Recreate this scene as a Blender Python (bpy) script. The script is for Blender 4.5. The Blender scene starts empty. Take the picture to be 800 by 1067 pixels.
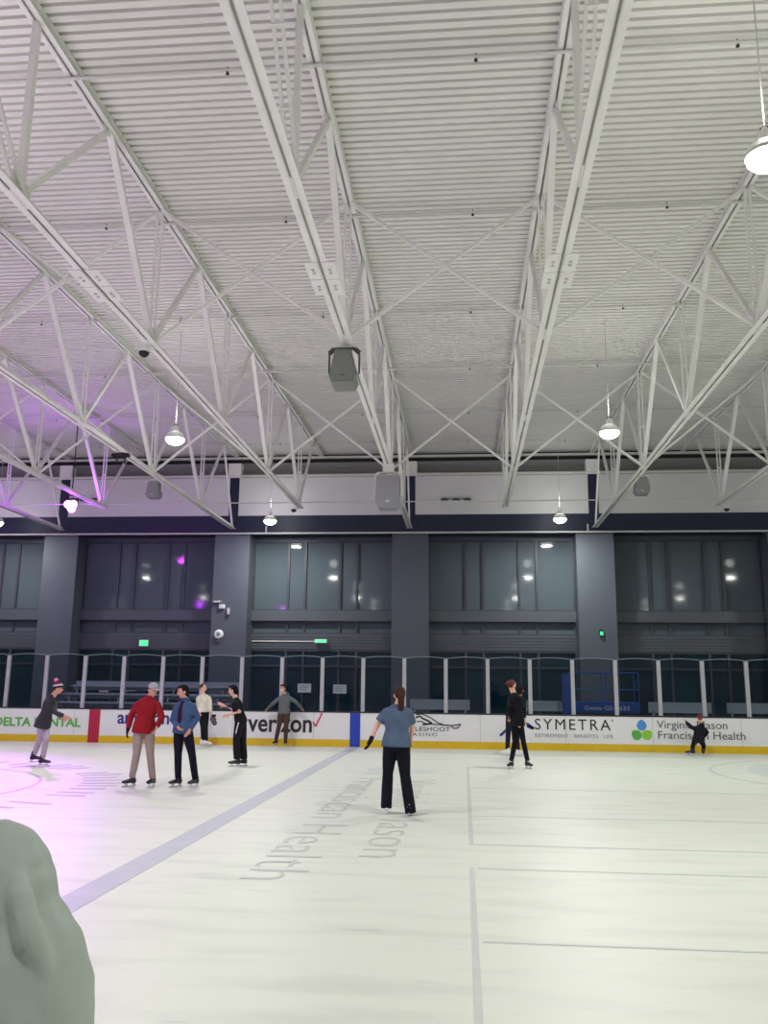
import bpy, math, random
import numpy as np
from mathutils import Vector, Matrix
random.seed(7)
SC = bpy.context.scene
COL = SC.collection

# ------------------------------------------------------------------ camera, world, exposure
CAM_H = 1.75
FPX = 900.0
XAX = Vector((0.99587983, 0.00708501, 0.09040557))      # camera axes seen from the world (rows)
YAX = Vector((0.0900158, -0.19792631, -0.97607496))
ZAX = Vector((0.01097814, 0.9801913, -0.19774858))
RM = Matrix((XAX, YAX, ZAX))
cd = bpy.data.cameras.new('camera'); cam = bpy.data.objects.new('camera', cd); COL.objects.link(cam)
cam.matrix_world = Matrix.Translation((0, 0, CAM_H)) @ RM.to_4x4()
cd.sensor_fit = 'VERTICAL'; cd.sensor_height = 24.0; cd.sensor_width = 18.0
cd.lens = FPX / 1067.0 * 24.0
cd.clip_end = 300; cd.clip_start = 0.05
SC.camera = cam
SC.view_settings.view_transform = 'Standard'; SC.view_settings.look = 'None'
SC.view_settings.gamma = 1.0; SC.view_settings.use_curve_mapping = False
SC.view_settings.exposure = 0.0
SC.cycles.max_bounces = 8; SC.cycles.diffuse_bounces = 4; SC.cycles.glossy_bounces = 3
SC.cycles.transparent_max_bounces = 12
SC.cycles.use_denoising = True
SC.cycles.sample_clamp_indirect = 4.0
w = bpy.data.worlds.new('world'); SC.world = w; w.use_nodes = True
w.node_tree.nodes['Background'].inputs[0].default_value = (0.5, 0.52, 0.55, 1)
w.node_tree.nodes['Background'].inputs[1].default_value = 0.02

LAMP_POWER = 250
CEILING_FILL = 34
LAMP_COLOR = (0.985, 1.0, 0.95)

def ray(px, py):
    return RM @ Vector((px - 400.0, -(py - 533.5), -FPX))
def at(px, py, Y):
    """point of the hall at depth Y that the photo shows at pixel px, py"""
    r = ray(px, py); return Vector((0, 0, CAM_H)) + r * (Y / r.y)
def atz(px, py, Z):
    r = ray(px, py); return Vector((0, 0, CAM_H)) + r * ((Z - CAM_H) / r.z)

# ------------------------------------------------------------------ materials
def s2l(c):
    return tuple((v / 255.0 / 12.92) if v / 255.0 <= 0.04045 else ((v / 255.0 + 0.055) / 1.055) ** 2.4 for v in c)
def mat(name, rgb, rough=0.6, metal=0.0, var=0.08, scale=6.0, bump=0.0, bscale=40.0, spec=0.5, emit=None, estr=0.0, lin=False):
    m = bpy.data.materials.new(name); m.use_nodes = True
    nt = m.node_tree; N = nt.nodes; L = nt.links
    b = N['Principled BSDF']
    c = rgb if lin else s2l(rgb)
    tc = N.new('ShaderNodeTexCoord')
    nz = N.new('ShaderNodeTexNoise'); nz.inputs['Scale'].default_value = scale; nz.inputs['Detail'].default_value = 4
    L.new(tc.outputs['Object'], nz.inputs['Vector'])
    rp = N.new('ShaderNodeValToRGB')
    rp.color_ramp.elements[0].position = 0.3; rp.color_ramp.elements[1].position = 0.7
    rp.color_ramp.elements[0].color = (*[v * (1 - var) for v in c], 1)
    rp.color_ramp.elements[1].color = (*[min(1, v * (1 + var)) for v in c], 1)
    L.new(nz.outputs['Fac'], rp.inputs['Fac']); L.new(rp.outputs['Color'], b.inputs['Base Color'])
    b.inputs['Roughness'].default_value = rough; b.inputs['Metallic'].default_value = metal
    b.inputs['Specular IOR Level'].default_value = spec
    if bump:
        n2 = N.new('ShaderNodeTexNoise'); n2.inputs['Scale'].default_value = bscale; n2.inputs['Detail'].default_value = 3
        L.new(tc.outputs['Object'], n2.inputs['Vector'])
        bp = N.new('ShaderNodeBump'); bp.inputs['Strength'].default_value = bump; bp.inputs['Distance'].default_value = 0.02
        L.new(n2.outputs['Fac'], bp.inputs['Height']); L.new(bp.outputs['Normal'], b.inputs['Normal'])
    if emit:
        b.inputs['Emission Color'].default_value = (*emit, 1); b.inputs['Emission Strength'].default_value = estr
    return m

def ice_mat():
    m = mat('ice', (225, 228, 216), rough=0.42, var=0.0, spec=0.35)
    nt = m.node_tree; N = nt.nodes; L = nt.links; b = N['Principled BSDF']
    tc = N.new('ShaderNodeTexCoord')
    mp = N.new('ShaderNodeMapping'); mp.inputs['Scale'].default_value = (0.35, 1.6, 1)
    L.new(tc.outputs['Object'], mp.inputs['Vector'])
    n1 = N.new('ShaderNodeTexNoise'); n1.inputs['Scale'].default_value = 2.2; n1.inputs['Detail'].default_value = 7
    L.new(mp.outputs['Vector'], n1.inputs['Vector'])
    r1 = N.new('ShaderNodeValToRGB'); r1.color_ramp.elements[0].position = 0.30; r1.color_ramp.elements[1].position = 0.52
    c = s2l((225, 229, 217)); d = s2l((213, 218, 206))
    r1.color_ramp.elements[0].color = (*d, 1); r1.color_ramp.elements[1].color = (*c, 1)
    L.new(n1.outputs['Fac'], r1.inputs['Fac'])
    # scuffs from blades
    mp2 = N.new('ShaderNodeMapping'); mp2.inputs['Scale'].default_value = (0.5, 3.0, 1); mp2.inputs['Rotation'].default_value = (0, 0, 0.15)
    L.new(tc.outputs['Object'], mp2.inputs['Vector'])
    n2 = N.new('ShaderNodeTexNoise'); n2.inputs['Scale'].default_value = 1.7; n2.inputs['Detail'].default_value = 5; n2.inputs['Distortion'].default_value = 0.8
    L.new(mp2.outputs['Vector'], n2.inputs['Vector'])
    r2 = N.new('ShaderNodeValToRGB'); r2.color_ramp.elements[0].position = 0.66; r2.color_ramp.elements[1].position = 0.74
    L.new(n2.outputs['Fac'], r2.inputs['Fac'])
    mx = N.new('ShaderNodeMix'); mx.data_type = 'RGBA'; mx.inputs[7].default_value = (*s2l((192, 198, 196)), 1)
    ml = N.new('ShaderNodeMath'); ml.operation = 'MULTIPLY'; ml.inputs[1].default_value = 0.55
    L.new(r2.outputs['Color'], ml.inputs[0]); L.new(ml.outputs[0], mx.inputs[0]); L.new(r1.outputs['Color'], mx.inputs[6])
    L.new(mx.outputs[2], b.inputs['Base Color'])
    return m

def glass_mat(name, tint, gloss=0.06):
    m = bpy.data.materials.new(name); m.use_nodes = True
    nt = m.node_tree; N = nt.nodes; L = nt.links
    for n in list(N):
        if n.type != 'OUTPUT_MATERIAL': N.remove(n)
    out = [n for n in N if n.type == 'OUTPUT_MATERIAL'][0]
    t = N.new('ShaderNodeBsdfTransparent'); t.inputs[0].default_value = (*tint, 1)
    g = N.new('ShaderNodeBsdfGlossy'); g.inputs['Roughness'].default_value = 0.04; g.inputs[0].default_value = (1, 1, 1, 1)
    f = N.new('ShaderNodeLayerWeight'); f.inputs[0].default_value = 0.12
    ml = N.new('ShaderNodeMath'); ml.operation = 'MULTIPLY_ADD'; ml.inputs[1].default_value = 0.6; ml.inputs[2].default_value = gloss * 0.3
    L.new(f.outputs['Fresnel'], ml.inputs[0])
    x = N.new('ShaderNodeMixShader'); L.new(ml.outputs[0], x.inputs[0]); L.new(t.outputs[0], x.inputs[1]); L.new(g.outputs[0], x.inputs[2])
    L.new(x.outputs[0], out.inputs[0]); return m

M = dict(
 deck=mat('roof_deck_white', (234, 233, 227), 0.7, var=0.03, scale=0.8),
 steel=mat('white_painted_steel', (238, 238, 233), 0.55, var=0.04, scale=1.5),
 pipe=mat('white_pipe_paint', (214, 214, 208), 0.5, var=0.03),
 wallw=mat('white_upper_wall', (222, 222, 222), 0.75, var=0.04, scale=0.7),
 wallg=mat('ribbed_grey_panel', (150, 152, 150), 0.7, var=0.05),
 gap=mat('gap_shade_dark', (40, 42, 44), 0.9),
 navy=mat('navy_paint', (26, 34, 62), 0.5, var=0.08, scale=1.0),
 pillar=mat('slate_grey_paint', (78, 85, 95), 0.6, var=0.05, scale=1.2),
 band=mat('slate_band', (74, 81, 89), 0.55, var=0.05, scale=1.2),
 frame=mat('dark_window_frame', (56, 59, 68), 0.5),
 pane=mat('dark_reflective_glass', (84, 95, 102), 0.06, var=0.06, scale=0.4, spec=0.16),
 store=mat('teal_black_glass', (16, 48, 60), 0.05, var=0.3, scale=0.8, spec=0.5),
 ice=ice_mat(),
 rubber=mat('black_rubber_floor', (38, 38, 42), 0.85, var=0.2),
 board=mat('white_board_plastic', (226, 226, 228), 0.35, var=0.02, scale=2.0),
 yellow=mat('yellow_kick_plate', (214, 178, 20), 0.45, var=0.05),
 cap=mat('black_cap_rail', (28, 26, 40), 0.5),
 red=mat('red_line_plastic', (172, 22, 58), 0.4, var=0.04),
 blue=mat('blue_line_plastic', (26, 60, 172), 0.4, var=0.04),
 alu=mat('brushed_aluminium', (176, 176, 182), 0.42, metal=0.35, var=0.05),
 bench=mat('bench_aluminium', (172, 176, 182), 0.45, metal=0.1, var=0.05),
 glass=glass_mat('rink_glass', (0.66, 0.71, 0.76)),
 gedge=mat('glass_edge', (150, 160, 164), 0.25, var=0.02),
 blueline=mat('painted_blue_line', (190, 194, 203), 0.45, var=0.05, scale=3.0, spec=0.3),
 iceline=mat('painted_grey_line', (201, 206, 204), 0.45, var=0.05, scale=4.0, spec=0.3),
 icetext=mat('painted_lettering_grey', (200, 203, 199), 0.45, var=0.06, scale=4.0, spec=0.3),
 icecirc=mat('painted_circle_violet', (196, 186, 208), 0.45, var=0.05, scale=3.0, spec=0.3),
 icedash=mat('painted_ring_letters', (178, 170, 190), 0.45, var=0.08, scale=3.0, spec=0.3),
 icepale=mat('ice_pale_blue', (205, 217, 214), 0.42, var=0.05, scale=1.0, spec=0.3),
 lens=mat('lamp_lens', (255, 255, 245), 0.4, emit=(1.0, 0.98, 0.88), estr=18.0),
 fixture=mat('lamp_housing', (200, 200, 196), 0.4, var=0.03),
 violet=mat('violet_lens', (255, 60, 240), 0.4, emit=(1.0, 0.12, 0.95), estr=22.0),
 blackp=mat('black_plastic', (22, 22, 26), 0.45),
 spk=mat('speaker_grey', (128, 134, 126), 0.6, var=0.04),
 spk2=mat('speaker_light_grey', (146, 147, 152), 0.6, var=0.04),
 spkdark=mat('bracket_dark_grey', (84, 88, 84), 0.5),
 green=mat('exit_green', (20, 160, 80), 0.5, emit=(0.05, 0.9, 0.35), estr=1.3),
 paper=mat('white_paper', (225, 228, 228), 0.8, var=0.02),
 ink=mat('grey_print', (120, 124, 126), 0.8),
 lift=mat('lift_blue', (28, 78, 160), 0.5, var=0.05),
 delta=mat('ad_green', (92, 176, 70), 0.5, var=0.03),
 adpurple=mat('ad_indigo', (44, 40, 120), 0.5, var=0.03),
 adblack=mat('ad_black', (30, 30, 34), 0.5, var=0.03),
 adgrey=mat('ad_grey', (150, 152, 156), 0.5, var=0.03),
 adtext=mat('ad_charcoal', (88, 92, 98), 0.5, var=0.03),
 adred=mat('ad_red', (206, 40, 60), 0.5, var=0.03),
 adblue=mat('ad_blue_drop', (70, 138, 206), 0.5, var=0.03),
 adgreen=mat('ad_green_drop', (84, 170, 70), 0.5, var=0.03),
 adlime=mat('ad_lime_drop', (134, 196, 50), 0.5, var=0.03),
 skin=mat('skin', (205, 150, 128), 0.55, var=0.05),
 skinp=mat('skin_pale', (222, 172, 150), 0.55, var=0.05),
 blade=mat('steel_blade', (200, 205, 210), 0.2, metal=0.8),
 eye=mat('eye_dark', (25, 20, 20), 0.3),
 lip=mat('lips', (165, 90, 85), 0.5),
)
CL = {}
def cloth(name, rgb, bump=0.5):
    if name not in CL: CL[name] = mat(name, rgb, 0.85, var=0.12, scale=9.0, bump=bump, bscale=14.0, spec=0.2)
    return CL[name]

# ------------------------------------------------------------------ mesh builder
class MB:
    def __init__(s): s.v = []; s.f = []
    def add(s, vs, fs):
        n = len(s.v); s.v += [Vector(v) for v in vs]; s.f += [tuple(i + n for i in f) for f in fs]; return s
    def box(s, x0, x1, y0, y1, z0, z1):
        return s.add([(x0,y0,z0),(x1,y0,z0),(x1,y1,z0),(x0,y1,z0),(x0,y0,z1),(x1,y0,z1),(x1,y1,z1),(x0,y1,z1)],
              [(0,3,2,1),(4,5,6,7),(0,1,5,4),(1,2,6,5),(2,3,7,6),(3,0,4,7)])
    def bar(s, p, q, w, h, up=(0,0,1)):
        p = Vector(p); q = Vector(q); d = (q - p).normalized(); up = Vector(up)
        if abs(d.dot(up)) > 0.97: up = Vector((0, 1, 0))
        r = d.cross(up).normalized(); u = r.cross(d).normalized()
        vs = [c + r * (a * w / 2) + u * (b * h / 2) for c in (p, q) for a, b in ((-1,-1),(1,-1),(1,1),(-1,1))]
        return s.add(vs, [(0,1,2,3),(7,6,5,4),(0,4,5,1),(1,5,6,2),(2,6,7,3),(3,7,4,0)])
    def tube(s, pts, rad, seg=10, side=None):
        """closed tube through pts; rad = list of r or (a, b); side = vector for the a axis"""
        pts = [Vector(p) for p in pts]
        if not isinstance(rad, (list, tuple)): rad = [rad] * len(pts)
        rings = []; ref = Vector(side) if side is not None else None
        for i, p in enumerate(pts):
            d = (pts[min(i+1, len(pts)-1)] - pts[max(i-1, 0)]).normalized()
            if ref is None:
                ref = Vector((1,0,0)) if abs(d.x) < 0.8 else Vector((0,1,0))
            a = (ref - d * ref.dot(d)).normalized(); b = d.cross(a)
            r = rad[i]; ra, rb = (r if isinstance(r, (list, tuple)) else (r, r))
            rings.append([p + a * (ra * math.cos(2*math.pi*k/seg)) + b * (rb * math.sin(2*math.pi*k/seg)) for k in range(seg)])
        vs = [v for r in rings for v in r]; fs = []
        for i in range(len(rings) - 1):
            for k in range(seg):
                fs.append((i*seg+k, i*seg+(k+1)%seg, (i+1)*seg+(k+1)%seg, (i+1)*seg+k))
        fs.append(tuple(reversed(range(seg)))); fs.append(tuple(range((len(rings)-1)*seg, len(rings)*seg)))
        return s.add(vs, fs)
    def ball(s, c, r, axes=None, seg=14, rng=9):
        c = Vector(c); r = r if isinstance(r, (list, tuple)) else (r, r, r)
        ax = axes or (Vector((1,0,0)), Vector((0,1,0)), Vector((0,0,1)))
        vs = [c - ax[2]*r[2]]
        for j in range(1, rng):
            t = math.pi * j / rng - math.pi/2
            for k in range(seg):
                a = 2*math.pi*k/seg
                vs.append(c + ax[0]*(r[0]*math.cos(t)*math.cos(a)) + ax[1]*(r[1]*math.cos(t)*math.sin(a)) + ax[2]*(r[2]*math.sin(t)))
        vs.append(c + ax[2]*r[2]); top = len(vs) - 1; fs = []
        for k in range(seg): fs.append((0, 1+(k+1)%seg, 1+k))
        for j in range(rng-2):
            for k in range(seg):
                a = 1+j*seg+k; b = 1+j*seg+(k+1)%seg; fs.append((a, b, b+seg, a+seg))
        for k in range(seg): fs.append((top, top-seg+k, top-seg+(k+1)%seg))
        return s.add(vs, fs)
    def limb(s, pts, rad, seg=12, flat0=False, flat1=False):
        s.tube(pts, rad, seg)
        for i, p in enumerate(pts):
            if (i == 0 and flat0) or (i == len(pts)-1 and flat1): continue
            s.ball(p, rad[i] if not isinstance(rad, float) else rad, seg=12, rng=8)
        return s
    def prism(s, poly, d0, d1, axis='y'):
        """extrude a 2-D outline (x,z) between y=d0 and y=d1, or (x,y) between z=d0, d1"""
        n = len(poly)
        if axis == 'y': vs = [(x, d0, z) for x, z in poly] + [(x, d1, z) for x, z in poly]
        elif axis == 'z': vs = [(x, y, d0) for x, y in poly] + [(x, y, d1) for x, y in poly]
        else: vs = [(d0, y, z) for y, z in poly] + [(d1, y, z) for y, z in poly]
        fs = [tuple(range(n)), tuple(reversed(range(n, 2*n)))] + [(i, i+n, (i+1)%n+n, (i+1)%n) for i in range(n)]
        return s.add(vs, fs)
    def build(s, name, material, parent=None, org=None, remesh=0.0, smooth=False, relax=4):
        o_ = Vector(org) if org is not None else Vector((0,0,0))
        me = bpy.data.meshes.new(name)
        me.from_pydata([tuple(v - o_) for v in s.v], [], s.f); me.update()
        import bmesh
        bm = bmesh.new(); bm.from_mesh(me); bmesh.ops.recalc_face_normals(bm, faces=bm.faces); bm.to_mesh(me); bm.free()
        o = bpy.data.objects.new(name, me); COL.objects.link(o)
        if remesh:
            m = o.modifiers.new('r', 'REMESH'); m.mode = 'VOXEL'; m.voxel_size = remesh; m.adaptivity = 0
            if relax:
                k = o.modifiers.new('s', 'SMOOTH'); k.factor = 0.5; k.iterations = relax
            dg = bpy.context.evaluated_depsgraph_get()
            m2 = bpy.data.meshes.new_from_object(o.evaluated_get(dg)); o.modifiers.clear()
            o.data = m2; m2.name = name; bpy.data.meshes.remove(me); smooth = True
        o.data.materials.clear(); o.data.materials.append(material)
        if smooth:
            for p in o.data.polygons: p.use_smooth = True
        if parent: o.parent = parent
        return o

def tag(o, label, cat, group=None, kind=None):
    o['label'] = label
    if cat: o['category'] = cat
    if group: o['group'] = group
    if kind: o['kind'] = kind
    return o
def empty(name, loc=(0,0,0), label=None, cat=None, group=None):
    o = bpy.data.objects.new(name, None); o.location = loc; o.empty_display_size = 0.2; COL.objects.link(o)
    if label: tag(o, label, cat, group)
    return o
def struct(o): o['kind'] = 'structure'; return o
def copy_tree(o, parent=None):
    c = o.copy(); COL.objects.link(c); c.parent = parent
    for ch in [x for x in bpy.data.objects if x.parent == o]: copy_tree(ch, c)
    return c
def text_mesh(name, body, material, x0, x1, zbase, y, parent, org, h=None, capfrac=None, bold=0.0, spacing=1.0, shear=0.0):
    """flat raised lettering facing the camera side (-Y), fitted between x0 and x1"""
    cu = bpy.data.curves.new(name, 'FONT'); cu.body = body; cu.size = 1.0; cu.extrude = 0.004; cu.offset = bold
    cu.space_character = spacing; cu.resolution_u = 3; cu.shear = shear
    t = bpy.data.objects.new(name, cu); COL.objects.link(t)
    dg = bpy.context.evaluated_depsgraph_get()
    me = bpy.data.meshes.new_from_object(t.evaluated_get(dg))
    bpy.data.objects.remove(t)
    xs = [v.co.x for v in me.vertices]; ys = [v.co.y for v in me.vertices]
    sx = (x1 - x0) / (max(xs) - min(xs)); sy = h / max(ys) if h else sx
    mn = min(xs)
    for v in me.vertices:
        X = x0 + (v.co.x - mn) * sx; Z = zbase + v.co.y * sy
        v.co = Vector((X, y + v.co.z, Z)) - Vector(org)
    o = bpy.data.objects.new(name, me); COL.objects.link(o); me.materials.clear(); me.materials.append(material)
    o.parent = parent; return o

# ------------------------------------------------------------------ the hall
YB = 25.9            # face of the far boards
XL, XR, YR = -42.0, 20.0, -7.0
def zdeck(y): return 9.97 + 0.016 * y
bm_ = MB(); bm_.box(XL, XR, YR, YB + 0.15, -0.3, 0.0)
floor = struct(bm_.build('floor', M['ice'])); floor['label'] = 'pale greenish white skating ice with faint scuffs'
fb = MB().box(XL, XR, YB + 0.15, 32.6, -0.3, 0.0).build('floor', M['rubber']); struct(fb)
# corrugated steel deck
prof = []; pitch = 0.165; y = YR; 
while y < 31.9:
    z = zdeck(y)
    prof += [(y, z), (y + 0.102, z), (y + 0.112, z + 0.07), (y + 0.155, z + 0.07)]
    y += pitch
vs = []; fs = []
for i, (yy, zz) in enumerate(prof): vs += [(XL, yy, zz), (XR, yy, zz)]
for i in range(len(prof) - 1): fs.append((2*i, 2*i+1, 2*i+3, 2*i+2))
struct(MB().add(vs, fs).build('ceiling', M['deck']))
struct(MB().prism([(YR-.3, zdeck(YR)+0.06), (32.6, zdeck(32.6)+0.06), (32.6, zdeck(32.6)+0.3), (YR-.3, zdeck(YR)+0.3)], XL-.3, XR+.3, 'x').build('ceiling', M['wallg']))  # unseen slab added over the deck to block world light
struct(MB().box(XL-.3, XL, YR-.3, 32.6, -0.3, 10.3).build('wall_left', M['wallg']))
struct(MB().box(XR, XR+.3, YR-.3, 32.6, -0.3, 10.3).build('wall_right', M['wallg']))
struct(MB().box(XL, XR, YR-.3, YR, -0.3, 10.0).build('wall_rear', M['wallg']))

# far wall: solid bands, fascia, upper wall
YW = 32.3; YC = 31.5
wb = MB()
wb.box(XL, XR, YW, YW+.3, 7.18, 7.5)
wb.box(XL, XR, YW-.14, YW+.3, 4.12, 4.51)
wb.box(XL, XR, YW-.02, YW+.3, 3.06, 3.63)
for k in range(5): wb.box(XL, XR, YW-.035, YW-.02, 3.09 + k*0.11, 3.09 + k*0.11 + 0.085)
wb.box(XL, XR, YW-.02, YW+.3, 0.0, 0.14)
for xc in [-28.8 - 6.71, -28.8, -22.08, -15.36, -8.65, -1.93, 4.78, 11.5, 18.2]: wb.box(xc-.66, xc+.66, YW, YW+.3, 0.14, 7.18)
wb.box(XL, -36.2, YW, YW+.3, 0.14, 7.18)
struct(wb.build('wall_back', M['band']))
struct(MB().box(XL, XR, YC, YW+.3, 8.02, 9.5).build('wall_back', M['wallw']))
ub = MB(); ub.box(XL, XR, YC+.35, YW+.3, 9.5, 10.36)
for k in range(6): ub.box(XL, XR, YC+.31, YC+.35, 9.56+k*.09, 9.6+k*.09)
struct(ub.build('wall_back', M['wallg']))  # recessed top of the wall, its shade put into the grey
struct(MB().box(XL, XR, YC+.30, YC+.34, 10.16, 10.28).build('gap_shade_strip', M['gap']))  # dark strip standing for the shade in the gap under the deck
struct(MB().box(XL, XR, YC-.02, YW+.3, 7.33, 8.02).build('trim_2', M['navy']))
struct(MB().tube([(XL, YC-.08, 7.33), (XR, YC-.08, 7.33)], 0.035, 10).build('trim_3', M['pipe']))
struct(MB().tube([(XL, YC-.05, 9.56), (XR, YC-.05, 9.56)], 0.055, 10).build('trim_4', M['pipe']))
struct(MB().box(XL, XR, YC+.0, YC+.06, 10.24, 10.32).build('trim_5', M['pipe']))
pillar_x = [-22.08, -15.36, -8.65, -1.93, 4.78, 11.5]
plabels = ['slate grey square pillar out of view beyond the left edge', 'slate grey pillar nearest the left edge, behind the beanie skater',
  'slate grey pillar with a round white wall fitting', 'slate grey pillar left of centre view above the blue shirt skater', 'slate grey pillar with a small green light', 'slate grey pillar at the right edge']
for xc, lb in zip(pillar_x, plabels):
    r = empty('pillar', (xc, 31.9, 0), lb, 'pillar'); r['kind'] = 'structure'; del r['category']
    MB().box(-.67, .67, -.38, .4, 0, 7.33).build('shaft', M['pillar'], r)
    MB().box(-.18, .18, -.40-.02, -.38+.1, 8.0, 9.5).build('steel_post', M['navy'], r)
    MB().box(-.24, .24, -.60+.1, -.1, 9.5, 10.05).build('bracket', M['steel'], r)
# windows: five bays of three rows
nwin = 1
for bi, xc in enumerate([-32.1, -25.4, -18.72, -12.0, -5.29, 1.42, 8.14, 14.85]):
    hw = 2.69
    for (z0, z1, mt) in ((4.51, 7.18, 'pane'), (3.63, 4.12, 'pane'), (0.14, 3.06, 'store')):
        o = MB().box(xc-hw, xc+hw, YW+.06, YW+.1, z0, z1).build('window_%d' % nwin, M[mt]); nwin += 1; struct(o)
        f = MB()
        for dx in (-1.33, -0.68, 0.66, 1.31): f.box(xc+dx-.045, xc+dx+.045, YW-.01, YW+.06, z0, z1)
        for sx in (-1, 1): f.box(xc+sx*hw-.05, xc+sx*hw+.05, YW-.02, YW+.06, z0, z1)
        f.box(xc-hw, xc+hw, YW-.015, YW+.06, z1-.06, z1); f.box(xc-hw, xc+hw, YW-.015, YW+.06, z0, z0+.05)
        if mt == 'store': f.box(xc-hw, xc+hw, YW-.015, YW+.06, 2.42, 2.50)
        f.build('window_frame', M['frame'], o)

# ------------------------------------------------------------------ painted marks and a pale disc on the ice (children of the floor)
def paint(name, mb, m, label=None):
    o = mb.build(name, m, floor)
    if label: o['label'] = label
    return o
Z0, Z1 = 0.0015, 0.003
paint('blue_line', MB().box(-3.34, -3.04, 1.0, YB-.02, Z0, Z1), M['blueline'])
def annulus(cx, cy, r0, r1, a0=0, a1=2*math.pi, n=96, z0=Z0, z1=Z1):
    mb = MB(); P = []
    for i in range(n):
        a = a0 + (a1-a0)*i/n; b = a0 + (a1-a0)*(i+1)/n
        mb.prism([(cx+r0*math.cos(a), cy+r0*math.sin(a)), (cx+r1*math.cos(a), cy+r1*math.sin(a)), (cx+r1*math.cos(b), cy+r1*math.sin(b)), (cx+r0*math.cos(b), cy+r0*math.sin(b))], z0, z1, 'z')
    return mb
CXI, CYI = -11.1, 14.2
paint('center_circle', annulus(CXI, CYI, 3.72, 3.79), M['icecirc'])
mb = MB()
for i in range(64):
    a = 2*math.pi*i/64 + random.uniform(-.02,.02)
    if i % 9 == 8: continue
    r0 = 4.5; r1 = 5.2 + random.uniform(-.12, .12)
    wd = 0.055
    c, s = math.cos(a), math.sin(a)
    P = [(CXI+r0*c+wd*s, CYI+r0*s-wd*c), (CXI+r1*c+wd*s, CYI+r1*s-wd*c), (CXI+r1*c-wd*s, CYI+r1*s+wd*c), (CXI+r0*c-wd*s, CYI+r0*s+wd*c)]
    mb.prism(P, Z0, Z1, 'z')
paint('ring_marks', mb, M['icedash'])
g = MB()
g.box(.045, .09, 1.0, 9.1, Z0, Z1); g.box(.05, .10, 10.4, 20.2, Z0, Z1)
for yy, x1 in ((6.57, 16), (9.08, 16), (10.4, 16), (12.65, 16), (16.0, 12)): g.box(.12, x1, yy-.018, yy+.018, Z0, Z1)
paint('thin_guide_lines', g, M['iceline'])
paint('faceoff_circle', annulus(9.9, 19.6, 4.52, 4.58), M['iceline'])
paint('pale_disc', annulus(9.9, 19.9, 0.0, 3.7, n=48, z0=.001, z1=.0015), M['icepale'])  # faint pale blue disc inside the ring
def ice_text(name, body, x_base, y_start, y_end, cap):
    cu = bpy.data.curves.new(name, 'FONT'); cu.body = body; cu.size = 1.0; cu.resolution_u = 3; cu.offset = -0.012
    t = bpy.data.objects.new(name, cu); COL.objects.link(t)
    me = bpy.data.meshes.new_from_object(t.evaluated_get(bpy.context.evaluated_depsgraph_get())); bpy.data.objects.remove(t)
    xs = [v.co.x for v in me.vertices]; mn = min(xs); sx = (y_start - y_end)/(max(xs)-mn)
    for v in me.vertices: v.co = Vector((x_base + v.co.y*cap/0.7, y_start - (v.co.x-mn)*sx, 0.003))
    me.materials.clear(); me.materials.append(M['icetext'])
    o = bpy.data.objects.new(name, me); COL.objects.link(o); o.parent = floor
ice_text('painted_lettering', 'Franciscan Health', -2.08, 17.3, 8.3, 0.62)
ice_text('painted_lettering', 'Virginia Mason', -1.12, 17.3, 9.5, 0.62)
def drop(cx, cz, w_, h_, n=20, rot=0.0):
    P = []
    for i in range(n):
        a = 2*math.pi*i/n; x = math.sin(a)*w_/2*(1-0.35*max(0, math.cos(a))); z = math.cos(a)*h_/2
        P.append((cx + x*math.cos(rot)-z*math.sin(rot), cz + x*math.sin(rot)+z*math.cos(rot)))
    return P
lg = MB()
for a, b in ((-1.0, 18.9), (-1.75, 18.45), (-1.75, 19.35)): lg.prism(drop(a, b, .75, .8), Z0, Z1, 'z')
paint('painted_logo', lg, M['icepale'])

# ------------------------------------------------------------------ the rink barrier with glass
barrier = empty('rink_barrier', (0, YB, 0), 'white advertising boards with glass panes around the far side of the ice', 'rink boards')
BO = (0, YB, 0)
bx = MB().box(XL, XR, YB, YB+.12, 0.2, 0.97).build('board_panel', M['board'], barrier, BO)
MB().box(XL, XR, YB-.012, YB+.12, 0.0, 0.205).build('kick_plate', M['yellow'], barrier, BO)
MB().box(XL, XR, YB-.015, YB+.16, 0.97, 1.01).build('cap_rail', M['cap'], barrier, BO)
seam = MB()
for k in range(-14, 8): seam.box(-3.19+2.44*k+1.22-.006, -3.19+2.44*k+1.22+.006, YB-.001, YB+.01, 0.21, 0.965)
seam.build('panel_seam', M['alu'], barrier, BO)
MB().box(-11.27, -10.93, YB-.016, YB-.004, 0.0, 0.965).build('red_stripe', M['red'], barrier, BO)
MB().box(-3.33, -3.03, YB-.016, YB-.004, 0.0, 0.965).build('blue_stripe', M['blue'], barrier, BO)
px0 = -2.97 - 1.2245*14
posts = [px0 + 1.2245*k for k in range(26)]
proto_post = proto_pane = None
for k, px in enumerate(posts):
    if k == 0:
        proto_post = MB().box(-.055, .055, -.045, .045, 1.01, 2.56).build('glass_post', M['alu'], barrier); p = proto_post
    else:
        p = proto_post.copy(); COL.objects.link(p); p.parent = barrier
    p.location = (px, .07, 0)
    if k == len(posts)-1: break
    if k == 0:
        W = 1.2245; n = 12
        top = [(W*i/n, 2.57 + 0.045*math.sin(math.pi*i/n)) for i in range(n+1)]
        proto_pane = MB().prism([(0, 1.01), (W, 1.01)] + list(reversed(top)), -.006, .006).build('glass_pane', M['glass'], barrier)
        e = MB()
        for i in range(n):
            e.prism([top[i], top[i+1], (top[i+1][0], top[i+1][1]+.013), (top[i][0], top[i][1]+.013)], -.008, .008)
        proto_edge = e.build('top_edge', M['gedge'], proto_pane); q = proto_pane
    else:
        q = proto_pane.copy(); COL.objects.link(q); q.parent = barrier
        r = proto_edge.copy(); COL.objects.link(r); r.parent = q
    q.location = (px, .085, 0)

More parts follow.
